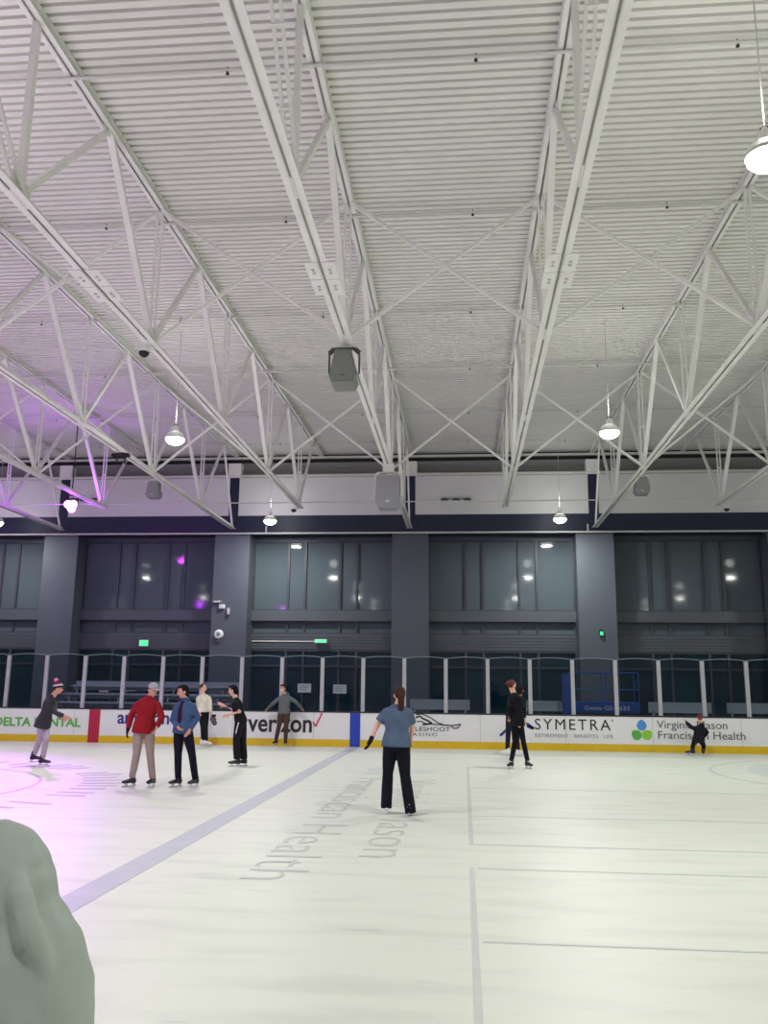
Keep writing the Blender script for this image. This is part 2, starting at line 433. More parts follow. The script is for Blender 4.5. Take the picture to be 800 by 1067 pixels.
# advertisements on the boards
def bx_(px, py=755): return at(px, py, YB).x
def bz_(px, py): return at(px, py, YB).z
def ad(label, x):
    o = empty('board_advertisement', (x, YB-.004, 0), label, 'advertisement'); return o
def adtext(r, name, body, mt, p0, p1, py_base, hpx=None, **k):
    pc = (p0+p1)/2; zb = bz_(pc, py_base); h = (bz_(pc, py_base-hpx)-zb) if hpx else None
    return text_mesh(name, body, M[mt], bx_(p0), bx_(p1), zb, YB-.006, r, r.location, h, **k)
r = ad('green DELTA DENTAL advertisement lettering on white boards', bx_(40))
adtext(r, 'lettering', 'DELTA DENTAL', 'delta', -6, 84, 756.5, 9.0, bold=.03)
r = ad('indigo amazon advertisement behind the red jacket skater', bx_(148))
adtext(r, 'lettering', 'amazon', 'adpurple', 122, 176, 754, 9.2, bold=.02)
r = ad('black verizon advertisement with red check mark', bx_(292))
adtext(r, 'lettering', 'verizon', 'adblack', 258, 325, 762.3, 17.5, bold=.02)
def poly(points, wd, name, mt, r, Y=YB-.007):
    mb = MB()
    P = [Vector((at(x, y, YB).x, Y, at(x, y, YB).z)) for x, y in points]
    for a, b in zip(P, P[1:]): mb.bar(a, b, 0.006, wd, up=(0, 1, 0)) if False else mb.bar(a, b, wd, 0.006, up=(0, 1, 0))
    return mb.build(name, M[mt], r, r.location)
poly([(326, 752), (328.8, 757), (335.5, 743)], .045, 'check_mark', 'adred', r)
r = ad('MUCKLESHOOT CASINO advertisement with line drawn figure beside the blue shirt skater', bx_(440))
adtext(r, 'lettering', 'MUCKLESHOOT', 'adblack', 409, 469, 761.6, 4.4)
adtext(r, 'lettering', 'CASINO', 'adtext', 424, 455.5, 767, 3.6, spacing=1.3)
poly([(433, 744.5), (440, 744), (448, 747.5), (456, 753), (463, 755.5), (472, 756), (480, 754.5), (477, 758.5), (473, 759), (470, 757)], .03, 'line_drawing', 'adblack', r)
poly([(433, 748), (437, 746), (441, 749), (446, 751), (450, 754), (440, 755)], .05, 'line_drawing', 'adblack', r)
poly([(434, 752), (439, 751.5), (443, 754), (470, 756)], .03, 'line_drawing', 'adblack', r)
r = ad('black SYMETRA advertisement with blue bird strokes', bx_(597))
adtext(r, 'lettering', 'SYMETRA', 'adblack', 557, 636, 760.5, 11.2, spacing=1.25)
adtext(r, 'lettering', 'RETIREMENT \u00b7 BENEFITS \u00b7 LIFE', 'adgrey', 557, 638.5, 768.6, 3.6)
adtext(r, 'trademark', '\u00ae', 'adblack', 637, 639, 752, 2.4)
poly([(521, 766.5), (526, 762), (531, 756.5)], .07, 'bird_stroke', 'adpurple', r)
poly([(531, 756.5), (540, 753), (549, 754), (556, 759)], .07, 'bird_stroke', 'adpurple', r)
poly([(549, 756), (552, 758), (556, 759)], .08, 'bird_stroke', 'adpurple', r)
r = ad('Virginia Mason Franciscan Health advertisement with three coloured drops', bx_(715))
adtext(r, 'lettering', 'Virginia Mason', 'adtext', 684, 757.5, 759.3, 8.0)
adtext(r, 'lettering', 'Franciscan Health', 'adtext', 685, 775.5, 770.3, 8.0)
for (px, py, mt, rot) in ((668.3, 755.5, 'adblue', 0), (663, 765.6, 'adgreen', 0.9), (674.2, 765.6, 'adlime', -0.9)):
    c = at(px, py, YB)
    MB().prism(drop(c.x, c.z, .28, .30, rot=rot), YB-.012, YB-.005).build('leaf_drop', M[mt], r, r.location)

# ------------------------------------------------------------------ roof trusses
ZB = 7.5
def ztop(y): return zdeck(y) - 0.22
bot = [-4.55, 0.0, 4.55, 9.1, 13.65, 18.2, 22.75, 27.3]
topn = [b + 2.28 for b in bot]; topn[-1] = 29.7
def truss(long_):
    r = empty('roof_truss', (0, 0, 0))
    end = 31.52 if long_ else 27.75
    cb = MB()
    for s in (-1, 1):
        cb.box(s*.012, s*.105, -6.9, end, ZB, ZB+.014)
        cb.box(s*.012, s*.026, -6.9, end, ZB, ZB+.12)
    cb.build('bottom_chord', M['steel'], r)
    ct = MB()
    for s in (-1, 1):
        a, b = -6.9, 31.7
        for (w0, w1, h0, h1) in ((.012, .10, .20, .214), (.012, .026, .08, .2)):
            pr = [(a, ztop(a)+h0), (b, ztop(b)+h0), (b, ztop(b)+h1), (a, ztop(a)+h1)]
            ct.prism(pr, s*w0, s*w1, 'x')
        pr = [(a, ztop(a)+.08), (b, ztop(b)+.08), (b, ztop(b)+.092), (a, ztop(a)+.092)]
        ct.prism(pr, s*.012, s*.09, 'x')
    ct.build('top_chord', M['steel'], r)
    for i, b in enumerate(bot):
        t0 = topn[i-1] if i else -6.7
        wd_ = MB()
        if b == 9.1:
            for s in (-1, 1): wd_.bar((s*.05, t0, ztop(t0)+.12), (s*.05, b, ZB+.06), .04, .04)
            for q in (.25, .5, .75): wd_.box(-.07, .07, t0+(b-t0)*q-.02, t0+(b-t0)*q+.02, ztop(t0)+.12+(ZB-.06-ztop(t0))*q-.03, ztop(t0)+.12+(ZB-.06-ztop(t0))*q+.03)
        else: wd_.bar((0, t0, ztop(t0)+.12), (0, b, ZB+.06), .10, .09)
        wd_.build('web_diagonal', M['steel'], r)
        MB().bar((0, b, ZB+.06), (0, topn[i], ztop(topn[i])+.12), .075, .075).build('web_diagonal', M['steel'], r)
        v = MB()
        if b == 9.1: v.bar((0, b, ZB+.06), (0, b, ztop(b)+.12), .08, .09, up=(0,1,0))
        else:
            for s in (-1, 1): v.bar((s*.045, b, ZB+.06), (s*.045, b, ztop(b)+.12), .035, .035, up=(0,1,0))
        v.box(-.06, .06, b-.02, b+.02, ZB+1.1, ZB+1.16)
        v.build('web_post', M['steel'], r)
        g = MB().box(-.011, .011, b-.22, b+.22, ZB-.0, ZB+.26); 
        g.build('gusset_plate', M['steel'], r)
        MB().box(-.011, .011, topn[i]-.2, topn[i]+.2, ztop(topn[i])+.0, ztop(topn[i])+.2).build('gusset_plate', M['steel'], r)
    b = bot[-1]
    if long_:
        MB().bar((0, topn[-1], ztop(topn[-1])+.12), (0, 31.3, ZB+.1), .06, .06).build('web_diagonal', M['steel'], r)
    for y0 in (10.9, 11.42):
        pl = MB()
        for s in (-1, 1):
            pl.box(s*.03, s*.215, y0, y0+.5, ZB-.016, ZB-.002)
        sp = pl.build('splice_plate', M['steel'], r)
        bt = MB()
        for s in (-1, 1):
            for k in range(2): bt.tube([(s*.12, y0+.2+.1*k, ZB-.016), (s*.12, y0+.2+.1*k, ZB-.035)], .024, 6)
        bt.build('bolts', M['fixture'], sp)
    return r
tx = [(-15.36, 1), (-12.0, 0), (-8.63, 1), (-5.34, 0), (-1.95, 1), (1.38, 0), (4.80, 1), (8.08, 0), (11.4, 1)]
tl = {-15.36: 'white roof truss at the far left ending by the violet lamp', -12.0: 'short white roof truss crossing in front of the violet lamp',
 -8.63: 'white roof truss with a dark clamp on its lower chord', -5.34: 'white roof truss with splice plates at left, small dark sensor beneath',
 -1.95: 'white roof truss carrying the two large grey loudspeakers', 1.38: 'white roof truss right of centre with bright splice plates, no loudspeaker',
 4.80: 'white roof truss at right ending behind a small hanging loudspeaker', 8.08: 'short white roof truss at the right edge', 11.4: 'white roof truss beyond the right edge'}
long_p = truss(True); short_p = truss(False); used = {0: False, 1: False}
for x, lg_ in tx:
    pr = long_p if lg_ else short_p
    o = copy_tree(pr) if used[lg_] else pr
    used[lg_] = True
    o.location = (x, 0, 0); tag(o, tl[x], 'roof truss', 'white steel roof trusses')

# cross braces between neighbouring trusses
xs = [t[0] for t in tx]
names_b = ['fifth bay from the loudspeaker truss', 'bay in front of the violet lamp', 'bay left of the clamp truss', 'bay left of the loudspeaker truss', 'bay right of the loudspeaker truss', 'bay right of the bright splice plates', 'bay at the right edge', 'bay past the right edge']
nb = {0: 'far left bay', 1: 'bay left of the clamp truss', 2: 'bay right of the clamp truss', 3: 'bay left of the loudspeaker truss', 4: 'middle bay right of the loudspeaker truss',
      5: 'bay with the far right high bay lamp', 6: 'bay at the right edge', 7: 'bay past the right edge'}
for i in range(len(xs)-1):
    for yb, wh in ((13.65, 'nearer'), (22.75, 'farther')):
        xa, xb = xs[i], xs[i+1]
        r = empty('cross_brace', ((xa+xb)/2, yb, ZB), '%s crossed white bars in the %s' % (wh, nb[i]), 'brace', 'crossed braces between trusses')
        O = r.location
        MB().bar((xa+.05, yb+.02, ZB+.05), (xb-.05, yb+.02, ztop(yb)+.05), .055, .055).build('brace_bar', M['steel'], r, O)
        MB().bar((xa+.05, yb-.05, ztop(yb)+.05), (xb-.05, yb-.05, ZB+.05), .055, .055).build('brace_bar', M['steel'], r, O)
# level bridging rod at the end of the short trusses
tag(MB().tube([(XL+.02, 27.3, 7.62), (XR-.02, 27.3, 7.62)], .02, 8).build('bridging_rod', M['pipe']), 'thin white level rod crossing just above the navy beam', 'rod')
# sprinkler pipes
sl = ['nearest the camera, at the top of the view', 'second from the camera', 'third from the camera, behind the nearer crossed bars', 'fourth from the camera', 'fifth from the camera, beyond the farther crossed bars', 'farthest, close to the far wall', 'out of view above the camera']
for (yy, lb) in zip((10.1, 14.05, 18.3, 22.0, 26.05, 29.5, 6.0), sl):
    z = ztop(yy) + 0.04
    r = empty('sprinkler_pipe', (0, yy, z), 'white sprinkler pipe under the roof deck, ' + lb, 'pipe')
    MB().tube([(XL+.02, yy, z), (XR-.02, yy, z)], .026 if yy < 25 else .022, 10).build('pipe_run', M['pipe'], r, r.location)
    for k in range(-6, 5):
        x = 0.22 + 3.36*k
        h = MB().tube([(x, yy, z+.02), (x, yy, z+.05)], .009, 8)
        h.tube([(x, yy, z-.05), (x, yy, z)], .011, 8); h.tube([(x, yy, z-.062), (x, yy, z-.05)], .026, 8)
        h.build('sprinkler_head', M['blackp'], r, r.location)

# ------------------------------------------------------------------ lamps
def lamp(x, y, z, label, group=None, dim=1.0):
    r = empty('high_bay_lamp', (x, y, z), label, 'lamp', group); O = r.location
    MB().tube([(x, y, z+.02), (x, y, z+.06), (x, y, z+.16), (x, y, z+.2)], [.23, .225, .17, .09], 24).build('housing', M['fixture'], r, O, smooth=False)
    MB().tube([(x, y, z+.2), (x, y, z+.32)], .075, 16).build('driver', M['fixture'], r, O)
    h = MB(); ring = [(x+.045*math.cos(a), y, z+.365+.045*math.sin(a)) for a in [2*math.pi*i/12 for i in range(13)]]
    h.tube(ring, .009, 6).build('hook', M['blackp'], r, O)
    MB().tube([(x, y, z+.4), (x, y, zdeck(y)-.005)], .008, 6).build('cable', M['fixture'], r, O)
    MB().tube([(x, y, z+.02), (x, y, z-.03), (x, y, z-.09), (x, y, z-.13)], [.218, .215, .16, .06], 24).build('lens', M['lens'], r, O, smooth=True)
    ld = bpy.data.lights.new('high_bay_light', 'AREA'); ld.shape = 'DISK'; ld.size = .42; ld.energy = LAMP_POWER*dim; ld.color = LAMP_COLOR
    lo = bpy.data.objects.new('high_bay_light', ld); COL.objects.link(lo); lo.parent = r; lo.location = (0, 0, -.14)
    ud = bpy.data.lights.new('ceiling_fill_light', 'POINT'); ud.energy = CEILING_FILL*dim; ud.color = LAMP_COLOR; ud.shadow_soft_size = .2  # fill light added above each lamp to brighten the deck
    uo = bpy.data.objects.new('ceiling_fill_light', ud); COL.objects.link(uo); uo.parent = r; uo.location = (0, .0, .62)
    return r
rows = (8.9, 19.45, 29.9); cols = (-6.86, 3.37)
LL = {(3.37, 8.9): 'glaring round high bay lamp hanging near the top right corner', (3.37, 19.45): 'lit round high bay lamp under the deck at right',
      (3.37, 29.9): 'small lit round lamp before the navy beam, right of centre', (-6.86, 29.9): 'small lit round lamp before the navy beam, left of centre',
      (-6.86, 19.45): 'lit round high bay lamp under the deck at left', (-6.86, 8.9): 'lit round high bay lamp hidden above the left of the view',
      (-17.1, 29.9): 'lit round lamp cut by the left edge before the navy beam'}
for x in (-37.5, -27.3, -17.1, -6.86, 3.37, 13.6):
    for y in (-1.6, 8.9, 19.45, 29.9):
        lb = LL.get((x, y))
        lamp(x, y, 7.5, lb or 'lit round high bay lamp outside the view', None if lb else 'high bay lamps outside the view', 0.6 if x < -15 else 1.0)

# violet stage lamp, and unseen violet lamps added for tint
def stage_lamp(vx, target, label, power, glow, group=None):
    r = empty('stage_lamp', vx, label, 'lamp', group)
    aim = (Vector(target) - vx).normalized()
    MB().tube([vx - aim*.05, vx - aim*.12, vx - aim*.34, vx-aim*.4], [.19, .19, .13, .08], 20).build('housing', M['blackp'], r, vx)
    for i in range(3):
        a = i*2.1+.5; u = aim.cross(Vector((0,0,1))).normalized(); v = u.cross(aim)
        c = vx + u*(.1*math.cos(a)) + v*(.1*math.sin(a))
        MB().ball(c, (.13, .13, .13)).build('lens', M['violet'], r, vx, smooth=True)
    MB().bar(vx+Vector((-.22,0,-.05)), vx+Vector((-.22,0,.35)), .03, .04).bar(vx+Vector((.22,0,-.05)), vx+Vector((.22,0,.35)), .03, .04).bar(vx+Vector((-.22,0,.35)), vx+Vector((.22,0,.35)), .04, .03).tube([vx+Vector((0,0,.35)), vx+Vector((0,0,zdeck(vx.y)-.01-vx.z))], .02, 8).build('yoke', M['blackp'], r, vx)
    sd = bpy.data.lights.new('violet_spot', 'SPOT'); sd.energy = power; sd.color = (0.62, 0.12, 1.0); sd.spot_size = math.radians(58); sd.spot_blend = 1.0; sd.shadow_soft_size = .15
    so = bpy.data.objects.new('violet_spot', sd); COL.objects.link(so); so.parent = r; so.location = aim*.2; so.rotation_euler = aim.to_track_quat('-Z', 'Y').to_euler()
    pd = bpy.data.lights.new('violet_glow', 'POINT'); pd.energy = glow; pd.color = (0.45, 0.05, 1.0); pd.shadow_soft_size = .15
    po = bpy.data.objects.new('violet_glow', pd); COL.objects.link(po); po.parent = r; po.location = aim*.3
stage_lamp(at(74, 527, 26.8), (-11.9, 15.5, 0), 'glowing violet stage lamp hanging at the left before the navy beam', 5200, 190)
for p, t in (((-23.5, 24.0, 7.6), (-19, 13, 0)), ((-19.0, 3.5, 7.6), (-17.5, 9, 0)), ((-14.0, -2.0, 7.6), (-10.5, 7, 0))):  # unseen lamps added to spread violet over ice and ceiling at left
    stage_lamp(Vector(p), t, 'unseen violet lamp added to tint the left of the hall', 4500, 200, 'unseen violet lamps added for tint')

# ------------------------------------------------------------------ loudspeakers
def speaker(label, c, w_, h_, d_, body, br, top_w=0.6, tilt=0.0, rod=False):
    """cabinet hanging under a chord; c = centre; top_w narrows the upper front"""
    r = empty('loudspeaker', c, label, 'loudspeaker')
    P = [(-w_/2, -h_*.30), (-w_*.38, -h_/2), (w_*.38, -h_/2), (w_/2, -h_*.30), (w_/2*top_w, h_/2), (-w_/2*top_w, h_/2)]
    cab = MB().prism(P, -d_/2, d_/2)
    rot = Matrix.Rotation(tilt, 3, 'X')
    cab.v = [rot @ v for v in cab.v]
    cab.build('cabinet', M[body], r)
    gr = MB().prism([(x*.9, z*.9) for x, z in P], -d_/2-.012, -d_/2-.001); gr.v = [rot @ v for v in gr.v]
    gr.build('grille', M[body], r)
    bd = MB().box(-.05, .05, -d_/2-.02, -d_/2-.012, -h_*.32, -h_*.29); bd.v = [rot @ v for v in bd.v]; bd.build('badge', M[br], r)
    y_ = MB(); hw = w_/2+.03
    y_.box(-hw-.012, -hw+.012, -.04, .04, -h_*.1, h_*.62-.06); y_.box(hw-.012, hw+.012, -.04, .04, -h_*.1, h_*.62-.06)
    y_.bar((-hw, 0, h_*.62-.06), (-hw+.08, 0, h_*.62+.02), .08, .024, up=(0,1,0)); y_.bar((hw, 0, h_*.62-.06), (hw-.08, 0, h_*.62+.02), .08, .024, up=(0,1,0))
    y_.box(-hw+.07, hw-.07, -.04, .04, h_*.62+.008, h_*.62+.034)
    y_.build('yoke', M[br], r)
    if rod: MB().tube([(0, 0, h_*.62+.03), (0, 0, zdeck(c[1])-.01-c[2])], .02, 8).build('hanging_rod', M['steel'], r)
    else: MB().box(-.15, .15, -.06, .06, h_*.62+.03, 7.5-c[2]).build('clamp', M['steel'], r)
    return r
c1 = at(358.5, 386, 13.95)
speaker('nearer grey loudspeaker under the truss, tapering upward', (c1.x, 13.95, c1.z), .46, .60, .42, 'spk', 'spkdark', .6, math.radians(-4))
c2 = at(404.5, 514, 22.0)
speaker('farther light grey boxy loudspeaker in a white yoke', (c2.x, 22.0, c2.z), .62, .86, .5, 'spk2', 'steel', .97)
for px, py, Y, lb in ((160.5, 511, 25.6, 'small pale loudspeaker hanging left before the white wall'), (668, 507, 25.6, 'small pale loudspeaker hanging right before the white wall')):
    c = at(px, py, Y); speaker(lb, (c.x, Y, c.z), .44, .52, .3, 'spk2', 'steel', .7, rod=True)

# small fittings under the roof
def sensor(px, py, z, label):
    c = atz(px, py, z); r = empty('ceiling_sensor', c, label, 'sensor')
    MB().tube([c+Vector((0,0,.0)), c+Vector((0,0,-.05)), c+Vector((0,0,-.09))], [.09, .08, .03], 14).build('dome', M['blackp'], r, c, smooth=True)
    MB().tube([c+Vector((0,0,.05)), c], [.10, .10], 14).build('base', M['steel'], r, c)
    if c.z < 7.4: MB().tube([c+Vector((0,0,.05)), Vector((c.x, c.y, 7.5))], .015, 8).build('stem', M['steel'], r, c)
    return r
sensor(150, 367, 7.38, 'dark dome sensor under the left splice plate truss')
sensor(306, 531, 7.40, 'dark dome sensor above the navy beam, left of centre')
sensor(757, 530, 7.40, 'dark dome sensor above the navy beam at the right edge')
cc = atz(126, 474, 7.45); r = empty('chord_clamp', cc, 'dark clamp bolted on the lower chord of the left truss', 'clamp')
MB().box(cc.x-.22, cc.x+.22, cc.y-.07, cc.y+.07, 7.40, 7.48).build('clamp_bar', M['blackp'], r, cc)
MB().tube([(cc.x+.12, cc.y, 7.4), (cc.x+.12, cc.y, 7.22)], .035, 10).tube([(cc.x-.1, cc.y, 7.4), (cc.x-.1, cc.y, 7.3)], .03, 10).build('hanger', M['blackp'], r, cc)
for px, lb in ((87, 'triple headed emergency light on the upper white wall at left'), (475, 'triple headed emergency light on the upper white wall at centre')):
    c = at(px, 521, YC-.08); r = empty('emergency_light', c, lb, 'emergency light')
    MB().box(c.x-.16, c.x+.16, YC-.12, YC, c.z-.05, c.z+.09).build('body', M['fixture'], r, c)
    for dx in (-.42, 0, .42):
        MB().bar((c.x, YC-.1, c.z), (c.x+dx*.7, YC-.14, c.z+.04), .03, .03, up=(0,1,0)).ball((c.x+dx, YC-.15, c.z), (.15, .07, .07)).build('lamp_head', M['spkdark'], r, c)

# wall fittings
c = at(228, 661, YC); r = empty('wall_horn', (c.x, YC, c.z), 'round white fitting on the slate pillar above the white sweater skater', 'horn')
MB().tube([(c.x, YC+.02, c.z), (c.x, YC-.05, c.z), (c.x, YC-.09, c.z)], [.17, .17, .13], 24).build('rim', M['paper'], r, r.location)
MB().tube([(c.x, YC-.09, c.z), (c.x, YC-.1, c.z)], [.07, .06], 18).build('center', M['ink'], r, r.location)
MB().box(c.x-.06, c.x+.06, YC-.04, YC+.02, c.z-.26, c.z-.19).build('lower_plate', M['ink'], r, r.location)
for px, py, w_, h_, mt, lb in ((226.5, 627, .34, .09, 'ink', 'flat grey bar on the slate pillar, topmost of its fittings'), (231.5, 632, .2, .15, 'paper', 'small white box on the slate pillar under the flat bar'), (238.3, 637, .1, .25, 'alu', 'narrow upright fitting on the slate pillar right of the white box')):
    c = at(px, py, YC); r = empty('junction_box', (c.x, YC, c.z), lb, 'wall box')
    MB().box(c.x-w_/2, c.x+w_/2, YC-.07, YC+.02, c.z-h_/2, c.z+h_/2).build('housing', M[mt], r, r.location)
    MB().box(c.x-w_*.35, c.x+w_*.35, YC-.08, YC-.07, c.z-h_*.3, c.z+h_*.3).build('cover', M['fixture'], r, r.location)
def exit_sign(px, py, Y, w_, h_, label):
    c = at(px, py, Y); r = empty('exit_sign', (c.x, Y, c.z), label, 'exit sign'); O = r.location
    MB().box(c.x-w_/2-.02, c.x+w_/2+.02, Y+.005, Y+.07, c.z-h_/2-.02, c.z+h_/2+.02).build('housing', M['fixture'], r, O)
    MB().box(c.x-w_/2, c.x+w_/2, Y-.004, Y+.006, c.z-h_/2, c.z+h_/2).build('lit_face', M['green'], r, O)
    text_mesh('lettering', 'EXIT', M['paper'], c.x-w_*.4, c.x+w_*.4, c.z-h_*.3, Y-.006, r, O, h=h_*.6)
exit_sign(149.5, 670, 32.2, .32, .2, 'lit green exit sign above the storefront at left')
exit_sign(334, 668, 32.1, .42, .1, 'slim lit green exit sign left of the middle pillar')
c = at(317, 668.3, 32.2)
tag(MB().box(at(262, 668, 32.2).x, at(328, 668, 32.2).x, 32.23, 32.27, c.z-.015, c.z+.02).build('conduit', M['pipe']), 'thin pale conduit leading to the slim exit sign', 'conduit')
c = at(626.5, 660, YC); r = empty('indicator_light', (c.x, YC, c.z), 'small green indicator light on the right slate pillar', 'light')
MB().box(c.x-.07, c.x+.07, YC-.06, YC+.02, c.z-.1, c.z+.12).build('housing', M['blackp'], r, r.location)
MB().box(c.x-.05, c.x+.05, YC-.066, YC-.06, c.z-.07, c.z+.06).build('lit_face', M['green'], r, r.location)
for px, lb in ((277, 'short white stub pipe beside the left small lamp'), (612.5, 'short white stub pipe beside the right pillar top')):
    c = at(px, 551, YC-.1); tag(MB().tube([(c.x, YC-.06, 7.32), (c.x, YC-.06, 7.62)], .03, 10).build('stub_pipe', M['pipe']), lb, 'pipe')
# paper notices
for px, py, w_, h_, lb in ((317, 717, .50, .32, 'printed white notice on the dark storefront, left of the pair'), (354, 718, .50, .32, 'printed white notice on the dark storefront, right of the pair'),
                           (108, 719, .36, .16, 'small white notice above the bleachers, leftmost of three'), (135, 716.5, .44, .26, 'white notice above the bleachers, middle of three'), (170, 716.5, .44, .26, 'white notice above the bleachers, between the two men')):
    c = at(px, py, YW-.04); r = empty('paper_notice', (c.x, YW-.04, c.z), lb, 'notice')
    MB().box(c.x-w_/2, c.x+w_/2, YW-.045, YW-.035, c.z-h_/2, c.z+h_/2).build('sheet', M['paper'], r, r.location)
    p = MB()
    for k in range(3): p.box(c.x-w_*.36, c.x+w_*(.36-.08*k), YW-.048, YW-.045, c.z+h_*(.22-.2*k), c.z+h_*(.27-.2*k))
    p.build('print_lines', M['ink'], r, r.location)

# bleachers, and bench shapes in place of reflections, behind the glass
def bleacher(x0, x1, y0, n, label):
    r = empty('bleachers', ((x0+x1)/2, y0, 0), label, 'bleachers'); O = r.location
    for k in range(n):
        yy = y0 + .55*k; zz = .82 + .27*k
        MB().box(x0, x1, yy, yy+.26, zz, zz+.04).build('seat_plank', M['bench'], r, O)
        MB().box(x0, x1, yy-.26, yy-.02, zz-.26, zz-.23).build('foot_plank', M['bench'], r, O)
        MB().box(x0, x1, yy+.26, yy+.28, zz-.12, zz+.06).build('riser', M['bench'], r, O)
    x = x0 + .2
    while x < x1:
        f = MB().bar((x, y0-.2, .3), (x, y0+.55*n, .3+.27*n), .05, .05)
        for k in range(n): f.bar((x, y0+.13+.55*k, 0), (x, y0+.13+.55*k, .82+.27*k), .05, .05)
        f.build('support_frame', M['bench'], r, O); x += 1.7
    MB().box(x0, x1, y0+.55*n-.1, y0+.55*n-.06, .5+.27*n, .74+.27*n).build('back_board', M['bench'], r, O)
bleacher(-13.4, -7.6, 27.4, 4, 'grey aluminium bleachers behind the glass at left')
def bench(x0, x1, yy, label):  # bench shape added where a dim reflection shows in the storefront
    r = empty('bench', ((x0+x1)/2, yy, 0), label, 'bench'); O = r.location
    MB().box(x0, x1, yy, yy+.32, .86, .9).build('seat_plank', M['bench'], r, O)
    MB().box(x0, x1, yy+.34, yy+.37, 1.0, 1.34).build('backrest', M['bench'], r, O)
    for x in (x0+.15, x1-.15): MB().box(x-.03, x+.03, yy+.05, yy+.34, 0, .86).build('leg', M['bench'], r, O)
    for x in (x0+.15, x1-.15): MB().box(x-.03, x+.03, yy+.34, yy+.37, .3, 1.05).build('leg', M['bench'], r, O)
bench(6.0, 8.0, 29.2, 'bench shape standing in for a dim reflection behind the glass left of the crouching child')
bench(8.6, 10.2, 29.6, 'bench shape standing in for a dim reflection behind the glass at the right edge')
bench(1.9, 3.6, 29.4, 'bench shape standing in for a dim reflection behind the glass, right of the black clad pair')
bench(-1.8, .2, 29.4, 'bench shape standing in for a dim reflection behind the glass by the blue shirt skater')

# scissor lift
a = at(590, 742, 28.2); b = at(668, 742, 28.2)
r = empty('scissor_lift', ((a.x+b.x)/2, 28.2, 0), 'blue scissor lift parked behind the glass above SYMETRA boards', 'lift'); O = r.location
x0, x1 = a.x+.2, b.x-.05
MB().box(x0, x1, 28.2, 28.95, .35, .8).build('chassis', M['lift'], r, O)
for xx in (x0+.3, x1-.3):
    for yy in (28.25, 28.9): MB().tube([(xx, yy-.06, .2), (xx, yy+.06, .2)], .2, 18).build('wheel', M['blackp'], r, O)
s = MB()
for k in range(3):
    z = .8+.06*k
    s.bar((x0+.1, 28.4, z), (x1-.1, 28.4, z+.07), .04, .04); s.bar((x1-.1, 28.7, z), (x0+.1, 28.7, z+.07), .04, .04)
s.build('scissor_arms', M['spkdark'], r, O)
pz = 1.0
MB().box(x0-.02, x1+.02, 28.16, 28.99, pz, pz+.34).build('platform', M['lift'], r, O)
text_mesh('lettering', 'Genie GS-2632', M['paper'], at(609, 737, 28.15).x, at(656, 737, 28.15).x, pz+.10, 28.15, r, O, h=.12)
rl = MB()
for yy in (28.18, 28.97):
    for z in (1.72, 2.25): rl.tube([(x0, yy, z), (x1, yy, z)], .018, 8)
    for xx in (x0, (x0+x1)/2, x1): rl.tube([(xx, yy, pz+.2), (xx, yy, 2.25)], .018, 8)
rl.build('guard_rail', M['lift'], r, O)
MB().box(x0-.28, x0-.04, 28.2, 28.6, .3, 2.2).build('ladder_panel', M['lift'], r, O)

